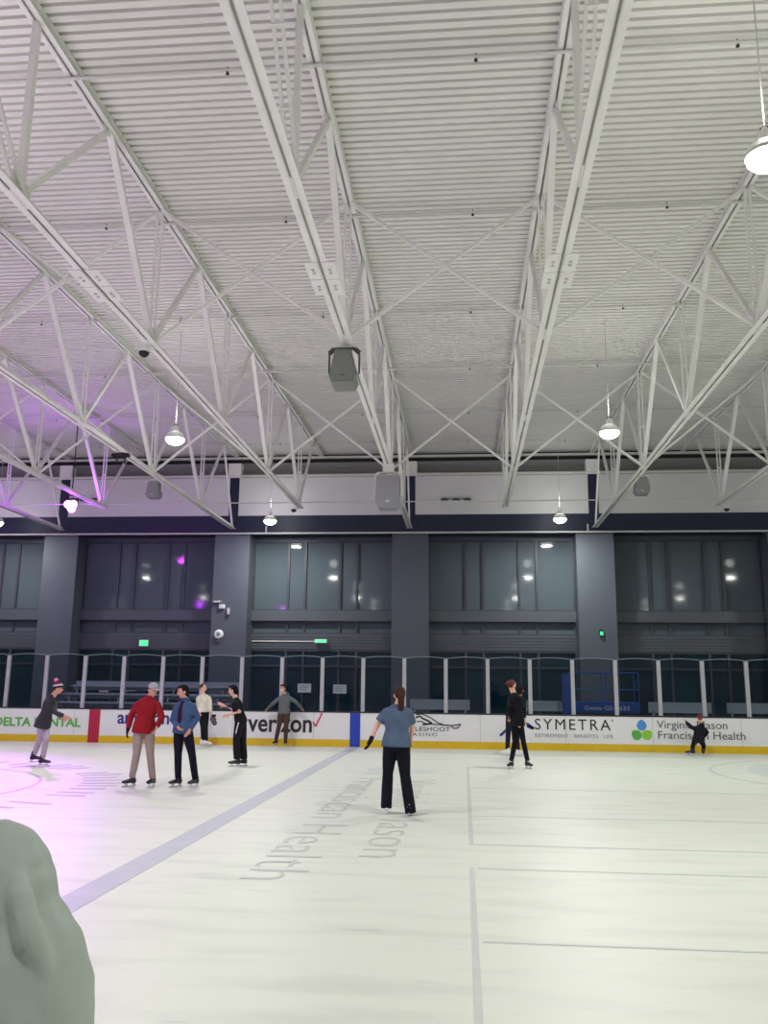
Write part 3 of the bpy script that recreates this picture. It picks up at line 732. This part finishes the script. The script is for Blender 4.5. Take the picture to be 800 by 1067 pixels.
# ------------------------------------------------------------------ people
def person(label, Y, face, head, chest, hip, eL, wL, eR, wR, kL, aL, kR, aR, look, headface=None, sc=1.0, hands=True):
    """px/py joints at depth Y plus dy; face = facing angle (deg, 0 = away +Y, 180 = toward the camera, 90 = right, -90 = left).
       L and R are the sides as seen in the photo for front or back views (screen left / right)."""
    def J(p, dflt=0.0):
        px, py = p[0], p[1]; dy = p[2] if len(p) > 2 else dflt
        q = at(px, py, Y + dy); return q
    fa = math.radians(face); F = Vector((math.sin(fa), math.cos(fa), 0)); S = Vector((F.y, -F.x, 0))   # S = own right
    hf = math.radians(headface if headface is not None else face); HF = Vector((math.sin(hf), math.cos(hf), 0))
    if look.get('nod'): HF = (HF - Vector((0,0,look['nod']))).normalized()
    HS = HF.cross(Vector((0,0,1))).normalized(); HU = HS.cross(HF).normalized()
    hd, ch, hp = J(head), J(chest), J(hip)
    foot = Vector((hp.x, Y, 0.0))
    r = empty('person', foot, label, 'person'); O = r.location
    up = (ch - hp).normalized(); TF = S.cross(up); TF = -TF if TF.dot(F) < 0 else TF
    k = sc
    sg = 1 if S.x >= 0 else -1          # which own side shows at screen right
    def side(p, s, w_): return p + S * (s * w_ * k)
    # screen-left limb uses shoulder at -sg
    sw = look.get('sh', .165); shl = side(ch - up*.075*k, -sg, sw); shr = side(ch - up*.075*k, sg, sw)
    hl = side(hp, -sg, .085); hr = side(hp, sg, .085)
    EL, WL, ER, WR, KL, AL, KR, AR = [J(q) for q in (eL, wL, eR, wR, kL, aL, kR, aR)]
    # --- body, one continuous surface
    B = MB()
    B.ball(hd + HU*.015*k, (.074*k, .094*k, .108*k), (HS, HF, HU))
    B.ball(hd + HF*.022*k - HU*.058*k, (.052*k, .062*k, .055*k), (HS, HF, HU))
    B.tube([hd + HF*.082*k + HU*.02*k, hd + HF*.108*k - HU*.022*k, hd + HF*.09*k - HU*.035*k], [.010*k, .018*k, .014*k], 8)
    for s in (-1, 1): B.ball(hd + HS*(s*.078*k) - HU*.005*k, (.012*k, .02*k, .032*k), (HS, HF, HU), 8, 6)
    B.limb([hd - HU*.05*k - HF*.015*k, ch + up*.0*k], [.052*k, .06*k])
    B.tube([hp - up*.06*k, hp, hp + (ch-hp)*.35, hp + (ch-hp)*.75, ch - up*.02, ch + up*.035], [(.13*k,.095*k), (.15*k,.105*k), (.128*k,.09*k), (.15*k,.105*k), (.155*k,.08*k), (.06*k,.06*k)], 18, side=S)
    for a_, e_, w_ in ((shl, EL, WL), (shr, ER, WR)):
        B.limb([a_, e_, w_], [.05*k, .038*k, .027*k])
    for a_, n_, t_ in ((hl, KL, AL), (hr, KR, AR)):
        B.limb([a_ - up*.02, n_, t_], [.08*k, .055*k, .04*k])
    def hand(mb, e_, w_, infl=0.0, mirror=1):
        d = (w_ - e_).normalized(); bend = look.get('curl', .35)
        s_ = d.cross(F if abs(d.dot(F)) < .9 else Vector((0,0,1))).normalized(); n_ = s_.cross(d)
        pc = w_ + d*.05*k
        mb.ball(pc, (.038*k+infl, .018*k+infl, .052*k+infl), (n_, s_, d))
        for i, (o_, ln) in enumerate(((-.028, .062), (-.010, .074), (.009, .070), (.027, .054))):
            b0 = w_ + d*.09*k + n_*o_*k; b1 = b0 + (d - s_*bend*mirror*.5).normalized()*ln*.5*k; b2 = b1 + (d - s_*bend*mirror*2.0).normalized()*ln*.5*k
            mb.limb([b0 - d*.02*k, b0, b1, b2], [.0095*k+infl, .0095*k+infl, .0088*k+infl, .0075*k+infl], 8)
        t0 = w_ + d*.03*k - n_*.03*k; t1 = t0 + (d*.5 - n_*.9).normalized()*.035*k; t2 = t1 + (d*.9 - n_*.35 - s_*.3*mirror).normalized()*.032*k
        mb.limb([t0, t1, t2], [.013*k+infl, .0115*k+infl, .009*k+infl], 8)
    hand(B, EL, WL, 0, 1); hand(B, ER, WR, 0, -1)
    body = B.build('body', M[look.get('skin', 'skin')], r, O, remesh=.0085, relax=2)
    # face
    for s in (-1, 1):
        MB().ball(hd + HF*.090*k + HS*(s*.03*k) + HU*.018*k, (.012*k, .007*k, .007*k), (HS, HF, HU), 8, 6).build('eye', M['eye'], r, O, smooth=True)
    MB().ball(hd + HF*.084*k - HU*.058*k, (.022*k, .008*k, .006*k), (HS, HF, HU), 8, 6).build('mouth', M['lip'], r, O, smooth=True)
    # --- hair
    hm = look['hair']; hb = MB()
    hb.ball(hd - HF*.012*k + HU*.03*k, (.084*k, .098*k, .102*k), (HS, HF, HU))
    cut = hd + HF*.045*k
    hb.v = [v - HF*max(0, (v-cut).dot(HF)*(1.0 if (v-hd).dot(HU) < .07*k else .35)) for v in hb.v]
    if look.get('long'):
        L_ = look['long']; bk = hd - HF*.085*k
        hb.tube([bk + HU*.02*k, bk - HF*.02*k - Vector((0,0,.08*k)), bk - HF*.0*k - Vector((0,0,L_*.6)), bk + S*.01 - Vector((0,0,L_))], [(.06*k,.04*k), (.048*k,.035*k), (.045*k,.03*k), (.012,.01)], 12, side=HS)
    if look.get('bun'): hb.ball(hd - HF*.115*k + HU*.05*k, .042*k)
    if look.get('shag'):
        hb.ball(hd - HF*.05*k - HU*.02*k, (.086*k, .06*k, .09*k), (HS, HF, HU)); hb.ball(hd + HF*.05*k + HU*.095*k, (.06*k, .05*k, .03*k), (HS, HF, HU))
    hb.build('hair', cloth('hair_%d_%d_%d' % hm, hm, .3), r, O, remesh=.011, relax=3)
    # --- trousers
    T = MB(); tm = look['pants']; fl = look.get('flare', 1.0); lw = look.get('leg', 1.0)
    T.tube([hp - up*.10*k, hp - up*.03*k, hp + up*.10*k, hp + up*.17*k], [(.10*k,.09*k), (.178*k*lw**.5,.130*k), (.148*k,.106*k), (.135*k,.096*k)], 20, side=S)
    for a_, n_, t_ in ((hl, KL, AL), (hr, KR, AR)):
        d = (t_-n_).normalized()
        T.limb([a_ + up*.02*k, (a_+n_)/2, n_, (n_+t_)/2, t_ + d*look.get('drop', .0)], [.098*k*lw, .088*k*lw, .068*k*lw, .064*k*lw*(fl+1)/2, .056*k*lw*fl], 14, flat1=True)
    T.build('trousers', cloth('cloth_pants_%d_%d_%d' % tm, tm), r, O, remesh=.012, relax=4)
    if look.get('stripe'):
        sp = MB(); d = (F*.0 + Vector((-.02, -.105, 0)))
        sp.tube([hl + Vector((.0, -.118, -.02)), (hl+KL)/2 + Vector((-.0, -.108, .05)), (hl+KL)/2 + Vector((-.02, -.108, -.06))], [.012, .012, .01], 6)
        sp.build('white_stripe', M['paper'], r, O)
    # --- top
    U = MB(); um = look['top']; hem = look.get('hem', .06); hw = look.get('hw', 1.07); puff = look.get('puff', 1.0)
    U.tube([hp - up*hem*k, hp + up*.06*k, hp + (ch-hp)*.38, hp + (ch-hp)*.75, ch - up*.035*k, ch + up*.02*k, ch + up*.05*k],
           [(.178*k*puff*hw,.132*k*puff*hw), (.172*k*puff*hw**.7,.128*k*puff*hw**.7), (.152*k*puff,.115*k*puff), (.176*k*puff,.128*k*puff), (.178*k*puff,.100*k*puff), (.115*k,.080*k), (.068*k,.064*k)], 20, side=S)
    for a_ in (shl, shr): U.limb([ch + up*.01*k, a_ + up*.012*k], [.055*k, .050*k*puff], 12)
    for a_, e_, w_ in ((shl, EL, WL), (shr, ER, WR)):
        if look.get('short'):
            m_ = a_ + (e_-a_)*.78
            U.limb([a_ , m_], [.062*k*puff, .066*k*puff], 14, flat1=True)
        else:
            cf = w_ + (w_-e_).normalized()*.0
            U.limb([a_, (a_+e_)/2, e_, (e_+cf)/2, cf], [.060*k*puff, .062*k*puff, .056*k*puff, .050*k*puff, .042*k*puff], 14, flat1=True)
    U.build(look.get('topname', 'jacket'), cloth('cloth_top_%d_%d_%d' % um, um), r, O, remesh=.012, relax=4)
    if look.get('collar'):
        MB().tube([ch + up*.02*k, ch + up*.085*k], [(.08*k,.075*k), (.068*k,.066*k)], 16, side=S).build('collar', cloth('cloth_top_%d_%d_%d' % um, um), r, O, smooth=True)
    if look.get('inner'):
        im = look['inner']; q0 = hp + (ch-hp)*.08; q1 = ch + up*.02*k
        MB().tube([q0 + F*.098*k, hp+(ch-hp)*.4 + F*.085*k, hp+(ch-hp)*.75+F*.100*k, q1 + F*.055*k], [(.075*k,.045*k), (.068*k,.045*k), (.06*k,.045*k), (.05*k,.03*k)], 12, side=S).build('shirt', cloth('cloth_in_%d_%d_%d' % im, im), r, O, smooth=True)
    if look.get('hood'):
        MB().tube([ch - F*.05*k + up*.0, ch - F*.10*k + up*.06*k, ch - F*.06*k + up*.11*k], [(.12*k,.05*k), (.11*k,.055*k), (.07*k,.03*k)], 14, side=S).build('hood', cloth('cloth_top_%d_%d_%d' % um, um), r, O, remesh=.012)
    # --- hat, mask, gloves
    if look.get('cap'):
        cm = cloth('cap_%d_%d_%d' % look['cap'], look['cap'])
        hb = MB().ball(hd + HU*.055*k, (.09*k, .105*k, .078*k), (HS, HF, HU))
        cz = hd + HU*.035*k; hb.v = [v - HU*min(0, (v-cz).dot(HU)) for v in hb.v]
        hb.build('cap', cm, r, O, smooth=True)
        MB().ball(hd + HF*.115*k + HU*.042*k, (.072*k, .07*k, .010*k), (HS, HF, HU)).build('cap_brim', cm, r, O, smooth=True)
    if look.get('beanie'):
        for (h0, h1, ra, rb, c_) in ((.015, .05, .098, .100, (28, 28, 48)), (.05, .085, .100, .093, (190, 190, 205)), (.085, .12, .093, .07, (150, 40, 70)), (.12, .155, .07, .02, (28, 28, 48))):
            ax = (HU - HF*.25).normalized()
            MB().tube([hd + ax*h0*k, hd + ax*h1*k], [(ra*k, ra*1.12*k), (rb*k, rb*1.12*k)], 18, side=HS).build('beanie_band', cloth('beanie_%d_%d_%d' % c_, c_), r, O, smooth=True)
        ax = (HU - HF*.45).normalized(); MB().ball(hd + ax*.19*k, .045*k).build('pompom', cloth('pompom_pink', (215, 130, 150), .9), r, O, smooth=True)
    if look.get('mask'):
        MB().ball(hd + HF*.07*k - HU*.035*k, (.062*k, .045*k, .05*k), (HS, HF, HU)).build('face_mask', cloth('mask_%d_%d_%d' % look['mask'], look['mask'], .1), r, O, smooth=True)
    if look.get('gloves'):
        for e_, w_, mr in ((EL, WL, 1), (ER, WR, -1)):
            if look['gloves'] == 'left' and mr == -1: continue
            g_ = MB(); hand(g_, e_, w_, .006, mr); g_.limb([w_ - (w_-e_).normalized()*.03, w_ + (w_-e_).normalized()*.03], [.036*k, .034*k])
            g_.build('glove', cloth('glove_black', (24, 24, 28)), r, O, remesh=.009, relax=2)
    # --- skates
    sm = M[look.get('skate', 'blackp')]
    for t_, (fx, fy) in zip((AL, AR), look['toes']):
        D = Vector((fx, fy, 0)).normalized(); q = Vector((t_.x, t_.y, 0)); base = t_.z - .13*k if look.get('lift') else 0.0
        lz = max(0.0, t_.z - .165*k)
        s_ = MB(); z0 = lz + .058
        s_.tube([q + Vector((0,0,z0+.0)) - D*.035, q + Vector((0,0,z0+.09)) - D*.02, t_ + Vector((0,0,.055*k))], [(.046,.05), (.046,.05), (.052*k,.056*k)], 14)
        s_.tube([q - D*.075 + Vector((0,0,z0+.035)), q + D*.05 + Vector((0,0,z0+.04)), q + D*.13 + Vector((0,0,z0+.032)), q + D*.19 + Vector((0,0,z0+.026))], [(.034,.034), (.046,.040), (.047,.031), (.030,.022)], 14, side=Vector((-D.y, D.x, 0)))
        sk = s_.build('skate', sm, r, O, remesh=.010, relax=2)
        h_ = MB()
        for f_ in (-.045, .11): h_.bar(q + D*f_ + Vector((0,0,lz+.02)), q + D*f_ + Vector((0,0,z0+.02)), .018, .05, up=(D.x, D.y, 0))
        h_.bar(q - D*.07 + Vector((0,0,z0+.006)), q + D*.16 + Vector((0,0,z0+.006)), .05, .014)
        h_.build('blade_holder', M['paper' if look.get('skate') == 'paper' else 'blade'], sk)
        bl = MB().bar(q - D*.10 + Vector((0,0,lz+.012)), q + D*.185 + Vector((0,0,lz+.012)), .005, .024)
        b_ = bl.build('blade', M['blade'], sk)
        for oo in (bpy.data.objects[b_.name],):
            oo.data.transform(Matrix.Translation(-O))
        for oo in [x for x in bpy.data.objects if x.parent == sk and x.name.startswith('blade_holder')]:
            oo.data.transform(Matrix.Translation(-O))
    return r

BLK = (20, 20, 26)
person('person in a dark jacket and striped beanie skating right, grey trousers', 18.35, 88, head=(60.5, 717.5), chest=(53.5, 727.5), hip=(45.5, 752),
  eL=(57, 742, -.17), wL=(66.5, 746, -.15), eR=(56, 741, .17), wR=(64, 747, .16), kL=(48, 771, -.06), aL=(44.5, 789.5, -.06), kR=(41.5, 770.5, .1), aR=(35.5, 786, .1),
  look=dict(hair=(60, 40, 30), pants=(168, 158, 168), top=(58, 58, 64), hem=.13, beanie=1, collar=1, hw=1.25, toes=((1, -.1), (1, .1)), nod=.1, leg=.95))
person('person in a red jacket and grey cap standing, khaki trousers, black glove', 15.15, 160, head=(159.5, 719), chest=(154.5, 729.5), hip=(150, 758),
  eL=(136.5, 746, .02), wL=(133.5, 759, -.05), eR=(168.5, 747, -.0), wR=(163.5, 757.5, -.12), kL=(142.5, 785, -.04), aL=(137.5, 810, 0), kR=(156.5, 786, -.04), aR=(159, 811, .05),
  headface=135, look=dict(hair=(110, 100, 95), pants=(150, 138, 128), top=(140, 26, 34), hem=.10, cap=(165, 165, 172), collar=1, gloves='left', toes=((-.55, -.8), (-.1, -1)), nod=.25, puff=1.06))
person('person in an open blue denim jacket and navy trousers beside the red jacket', 15.25, 200, head=(191, 721), chest=(193, 732), hip=(190.5, 760),
  eL=(180, 750, .0), wL=(185.5, 757.5, -.16), eR=(205.5, 748, .0), wR=(198, 760, -.12), kL=(185.5, 786, -.05), aL=(185.5, 811, 0), kR=(200, 786, -.02), aR=(203.5, 812, .05),
  headface=235, look=dict(hair=(22, 20, 24), pants=(15, 18, 32), top=(62, 88, 122), inner=(50, 22, 42), hem=.07, collar=1, toes=((-.5, -.8), (-.35, -1)), shag=1, puff=1.05, nod=.15, skin='skin'))
person('person in a cream sweater and black trousers on white skates, farthest left', 24.8, 150, head=(211.5, 717), chest=(212.2, 725), hip=(212, 742),
  eL=(206.5, 734, .05), wL=(208, 741.5, -.1), eR=(219, 735, .0), wR=(219.5, 742.5, -.06), kL=(211, 758, -.03), aL=(211, 771, 0), kR=(214.5, 758, 0), aR=(215, 771.5, .05),
  headface=110, look=dict(hair=(78, 50, 40), pants=(26, 24, 32), top=(214, 210, 196), hem=.0, topname='sweater', toes=((.8, -.4), (.9, -.3)), skate='paper', bun=1, skin='skinp', leg=.88), sc=1.0)
person('person in a black t-shirt leaning forward, white striped black trousers, facing left', 19.2, -90, head=(243, 719.5), chest=(245.5, 729.5), hip=(251, 751.5),
  eL=(249.5, 741.5, -.2), wL=(239, 744.5, -.16), eR=(243, 740, .2), wR=(233.5, 735.5, .18), kL=(246, 771, -.06), aL=(247, 791, -.06), kR=(253, 772, .1), aR=(254, 791, .1),
  look=dict(hair=BLK, pants=(24, 24, 32), top=(20, 22, 26), hem=.03, topname='t_shirt', short=1, toes=((-1, -.1), (-1, .0)), shag=1, stripe=1, leg=1.12, flare=1.25, nod=.2, skin='skinp'))
person('person in a grey sweatshirt and mask leaning back on the boards, arms spread', 25.5, 180, head=(294.5, 717.5), chest=(297, 725), hip=(296, 742.5),
  eL=(285, 732.5, .0), wL=(279, 738, .15), eR=(309, 732, .0), wR=(314, 738, .15), kL=(290.5, 757, -.12), aL=(287.5, 770.5, -.02), kR=(298, 757, -.12), aR=(297.5, 770.5, -.02),
  headface=190, look=dict(hair=(40, 36, 40), pants=(74, 56, 50), top=(98, 102, 104), hem=.04, topname='sweatshirt', hood=1, mask=(215, 210, 200), toes=((-.3, -1), (.1, -1)), shag=1, nod=.1))
person('person seen from behind with long brown ponytail, blue t-shirt and black glove', 12.62, 8, head=(416.5, 724.5), chest=(414, 737.5), hip=(413, 775),
  eL=(393.5, 754.5, .03), wL=(386.5, 770.5, -.02), eR=(429.5, 757, .05), wR=(427.5, 773, .2), kL=(404, 806, .03), aL=(402.5, 836.5, 0), kR=(422, 808, .02), aR=(427, 841.5, -.1),
  headface=-15, look=dict(hair=(66, 40, 36), pants=(16, 18, 30), top=(84, 100, 124), hem=.04, topname='t_shirt', short=1, gloves='left', long=.42, toes=((-.15, 1), (.25, 1)), leg=1.12, flare=1.25, drop=.075, hw=1.12, skate='paper', skin='skinp', puff=1.12))
person('person in all black with red brown hair skating right, long coat', 20.0, 60, head=(533.2, 714.5), chest=(536, 724), hip=(538, 748),
  eL=(531, 737, -.12), wL=(532.5, 748, -.05), eR=(545, 737, .1), wR=(546, 748, .12), kL=(536.5, 773, -.05), aL=(532.5, 793, -.05), kR=(545, 772, .1), aR=(549.5, 792.5, .08),
  headface=60, look=dict(hair=(96, 52, 40), pants=(20, 20, 24), top=(18, 18, 24), hem=.17, mask=(30, 30, 34), toes=((-.5, -1), (.5, -1)), bun=1, leg=.86, puff=1.08, skin='skinp'), sc=1.05)
person('person in black on white skates, mostly hidden behind the red haired one', 23.4, -5, head=(542, 719.5), chest=(540, 727.5), hip=(534, 746.5),
  eL=(531, 737, 0), wL=(530, 745, -.05), eR=(546, 737, 0), wR=(545, 745, .02), kL=(529.5, 763, 0), aL=(528.5, 780.5, 0), kR=(538, 763, 0), aR=(539.5, 781, .1),
  headface=20, look=dict(hair=(22, 20, 24), pants=(26, 26, 40), top=(20, 20, 28), hem=.05, toes=((-.9, .2), (.9, .3)), skate='paper', shag=1))
person('child in a dark coat and pink hat crouching against the boards', 25.0, -25, head=(729, 748.5), chest=(729, 757), hip=(727.5, 771),
  eL=(719.5, 757.5, .1), wL=(715, 752.5, .3), eR=(736.5, 763, .12), wR=(733, 768, .3), kL=(722, 776, .2), aL=(721, 782.6, -.1), kR=(733, 777, .2), aR=(732.5, 782.6, -.02),
  headface=-10, look=dict(hair=(120, 60, 66), pants=(26, 26, 32), top=(30, 30, 38), hem=.10, toes=((-.9, .4), (.3, 1)), hood=1, cap=(120, 40, 62), puff=1.22, leg=1.1, sh=.16), sc=.82)


# hand-held item of the cream sweater skater
c = at(222.3, 750.5, 24.68); r = empty('hockey_glove', c, 'dark grey padded glove held at the cream sweater skater hip', 'glove')
MB().ball(c, (.08, .06, .11)).ball(c + Vector((-.07, 0, .03)), (.035, .035, .06)).ball(c+Vector((.04, 0, -.08)), (.07, .06, .07)).build('padding', cloth('grey_padding', (86, 84, 94)), r, c, remesh=.01)
MB().tube([c+Vector((0, 0, .09)), c+Vector((0, 0, .16))], [.06, .07], 12).build('cuff', cloth('dark_cuff', (50, 48, 56)), r, c)

# foreground bystander at the left edge
Yf = 2.05
def fj(px, py, dy=0): return at(px, py, Yf+dy)
def bystander():
    sh = fj(-8, 893); 
    r = empty('person', (sh.x-.2, Yf, 0), 'person in a pale grey green jacket cropped at the lower left corner', 'person'); O = r.location
    cx = sh.x - .2; k = 1.0
    zs = sh.z
    hd = Vector((cx-.03, Yf-.02, zs+.235)); F = Vector((.1, 1, 0)).normalized(); S = Vector((F.y, -F.x, 0)); U = Vector((0,0,1))
    el = fj(38, 1045, -.02); wr = fj(70, 1235, .12)
    B = MB()
    B.ball(hd+U*.015, (.074, .094, .108), (S, F, U)); B.ball(hd+F*.022-U*.058, (.052, .062, .055), (S, F, U)); B.tube([hd+F*.082+U*.02, hd+F*.108-U*.022, hd+F*.09-U*.035], [.01, .018, .014], 8)
    for s in (-1, 1): B.ball(hd+S*s*.078, (.012, .02, .032), (S, F, U), 8, 6)
    ch = Vector((cx, Yf, zs+.02)); hp = Vector((cx, Yf, .95))
    B.limb([hd-U*.05, ch], [.052, .06])
    B.tube([hp-U*.06, hp, hp+U*.2, ch-U*.1, ch, ch+U*.04], [(.13,.09), (.15,.1), (.13,.09), (.15,.1), (.15,.08), (.06,.06)], 16, side=S)
    el2 = Vector((cx-.25, Yf, zs-.3)); wr2 = Vector((cx-.24, Yf+.12, zs-.52))
    for a_, e_, w_ in ((sh-Vector((.03,0,.03)), el, wr), (Vector((cx-.18, Yf, zs-.01)), el2, wr2)):
        B.limb([a_, e_, w_], [.05, .038, .027])
        d = (w_-e_).normalized(); s_ = d.cross(F).normalized(); n_ = s_.cross(d)
        B.ball(w_+d*.05, (.038, .018, .052), (n_, s_, d))
        for o_, ln in ((-.028, .062), (-.010, .074), (.009, .070), (.027, .054)):
            b0 = w_+d*.09+n_*o_; b1 = b0+(d-s_*.2).normalized()*ln*.5; b2 = b1+(d-s_*.7).normalized()*ln*.5
            B.limb([b0-d*.02, b0, b1, b2], [.0095, .0095, .0088, .0075], 8)
        t0 = w_+d*.03-n_*.03; B.limb([t0, t0+(d*.5-n_*.9).normalized()*.035, t0+(d*.8-n_*.6).normalized()*.065], [.013, .0115, .009], 8)
    for s in (-1, 1):
        B.limb([hp+S*s*.085, Vector((cx+s*.1, Yf+.02, .53)), Vector((cx+s*.1, Yf, .16))], [.08, .055, .04])
    B.build('body', M['skin'], r, O, remesh=.009, relax=2)
    hb = MB().ball(hd-F*.012+U*.03, (.084, .098, .102), (S, F, U)); cut = hd+F*.045
    hb.v = [v - F*max(0, (v-cut).dot(F)) for v in hb.v]; hb.build('hair', cloth('hair_dark', (50, 40, 36)), r, O, remesh=.011)
    T = MB().tube([hp-U*.1, hp-U*.03, hp+U*.15], [(.11,.1), (.178,.13), (.15,.11)], 18, side=S)
    for s in (-1, 1): T.limb([hp+S*s*.085, Vector((cx+s*.1, Yf+.02, .53)), Vector((cx+s*.1, Yf, .16))], [.1, .075, .06], flat1=True)
    T.build('trousers', cloth('dark_trousers', (40, 42, 50)), r, O, remesh=.012)
    # jacket with deep folds along the sleeve
    J_ = MB()
    J_.tube([hp-U*.14, hp+U*.05, hp+U*.25, ch-U*.14, ch-U*.045, ch+U*.02, ch+U*.07], [(.2,.155), (.195,.15), (.185,.14), (.19,.145), (.175,.12), (.11,.085), (.075,.07)], 24, side=S)
    ctr = [(-22, 912), (-6, 916), (4, 935), (9, 958), (22, 985), (36, 1012), (44, 1040), (46, 1075)]
    rr = [.125, .118, .108, .102, .108, .108, .106, .10]
    pts = [fj(*q) for q in ctr]; J_.limb(pts, rr, 22)
    pts = [pts[-1].lerp(wr, t) for t in (0, .25, .5, .75, 1)]; J_.limb(pts, [.098, .086, .080, .066, .05], 20, flat1=True)
    J_.limb([Vector((cx-.17, Yf, zs-.03)), el2, wr2], [.1, .085, .055], 18, flat1=True)
    for q0, q1, q2, q3, ra in (((12, 905), (20, 935), (30, 968), (48, 1010), .03), ((-25, 905), (-8, 955), (8, 1005), (22, 1070), .036), ((-50, 930), (-36, 985), (-22, 1040), (-12, 1090), .036)):
        J_.limb([fj(*q0, -.05), fj(*q1, -.088), fj(*q2, -.092), fj(*q3, -.07)], [ra*.8, ra, ra, ra*.8], 12)
    J_.build('jacket', mat('pale_grey_green_nylon', (158, 168, 160), .55, var=.05, scale=5, bump=.2, bscale=9, spec=.35), r, O, remesh=.009, relax=5)
    from mathutils import noise
    jm = [x for x in bpy.data.objects if x.parent == r and x.name.startswith('jacket')][0].data
    ds = [v.normal * (.030*(noise.noise(Vector((v.co.x*12+v.co.z*5, v.co.y*6, v.co.z*1.8+2.0)))) + .006*noise.noise(Vector((v.co.x*24-v.co.z*10, v.co.y*12, v.co.z*5)))) for v in jm.vertices]
    for v, d in zip(jm.vertices, ds): v.co += d
    for s in (-1, 1):
        q = Vector((cx+s*.1, Yf, 0))
        sk = MB().tube([q+U*.06, q+U*.12, q+U*.24], [.05, .05, .06], 12).tube([q-F*.07+U*.09, q+F*.1+U*.09, q+F*.19+U*.08], [.035, .045, .026], 12).build('skate', M['blackp'], r, O, remesh=.01)
        MB().bar(q-F*.1+U*.012, q+F*.18+U*.012, .005, .024).bar(q-F*.05+U*.02, q-F*.05+U*.07, .02, .03).bar(q+F*.1+U*.02, q+F*.1+U*.07, .02, .03).build('blade', M['blade'], sk, O)
bystander()
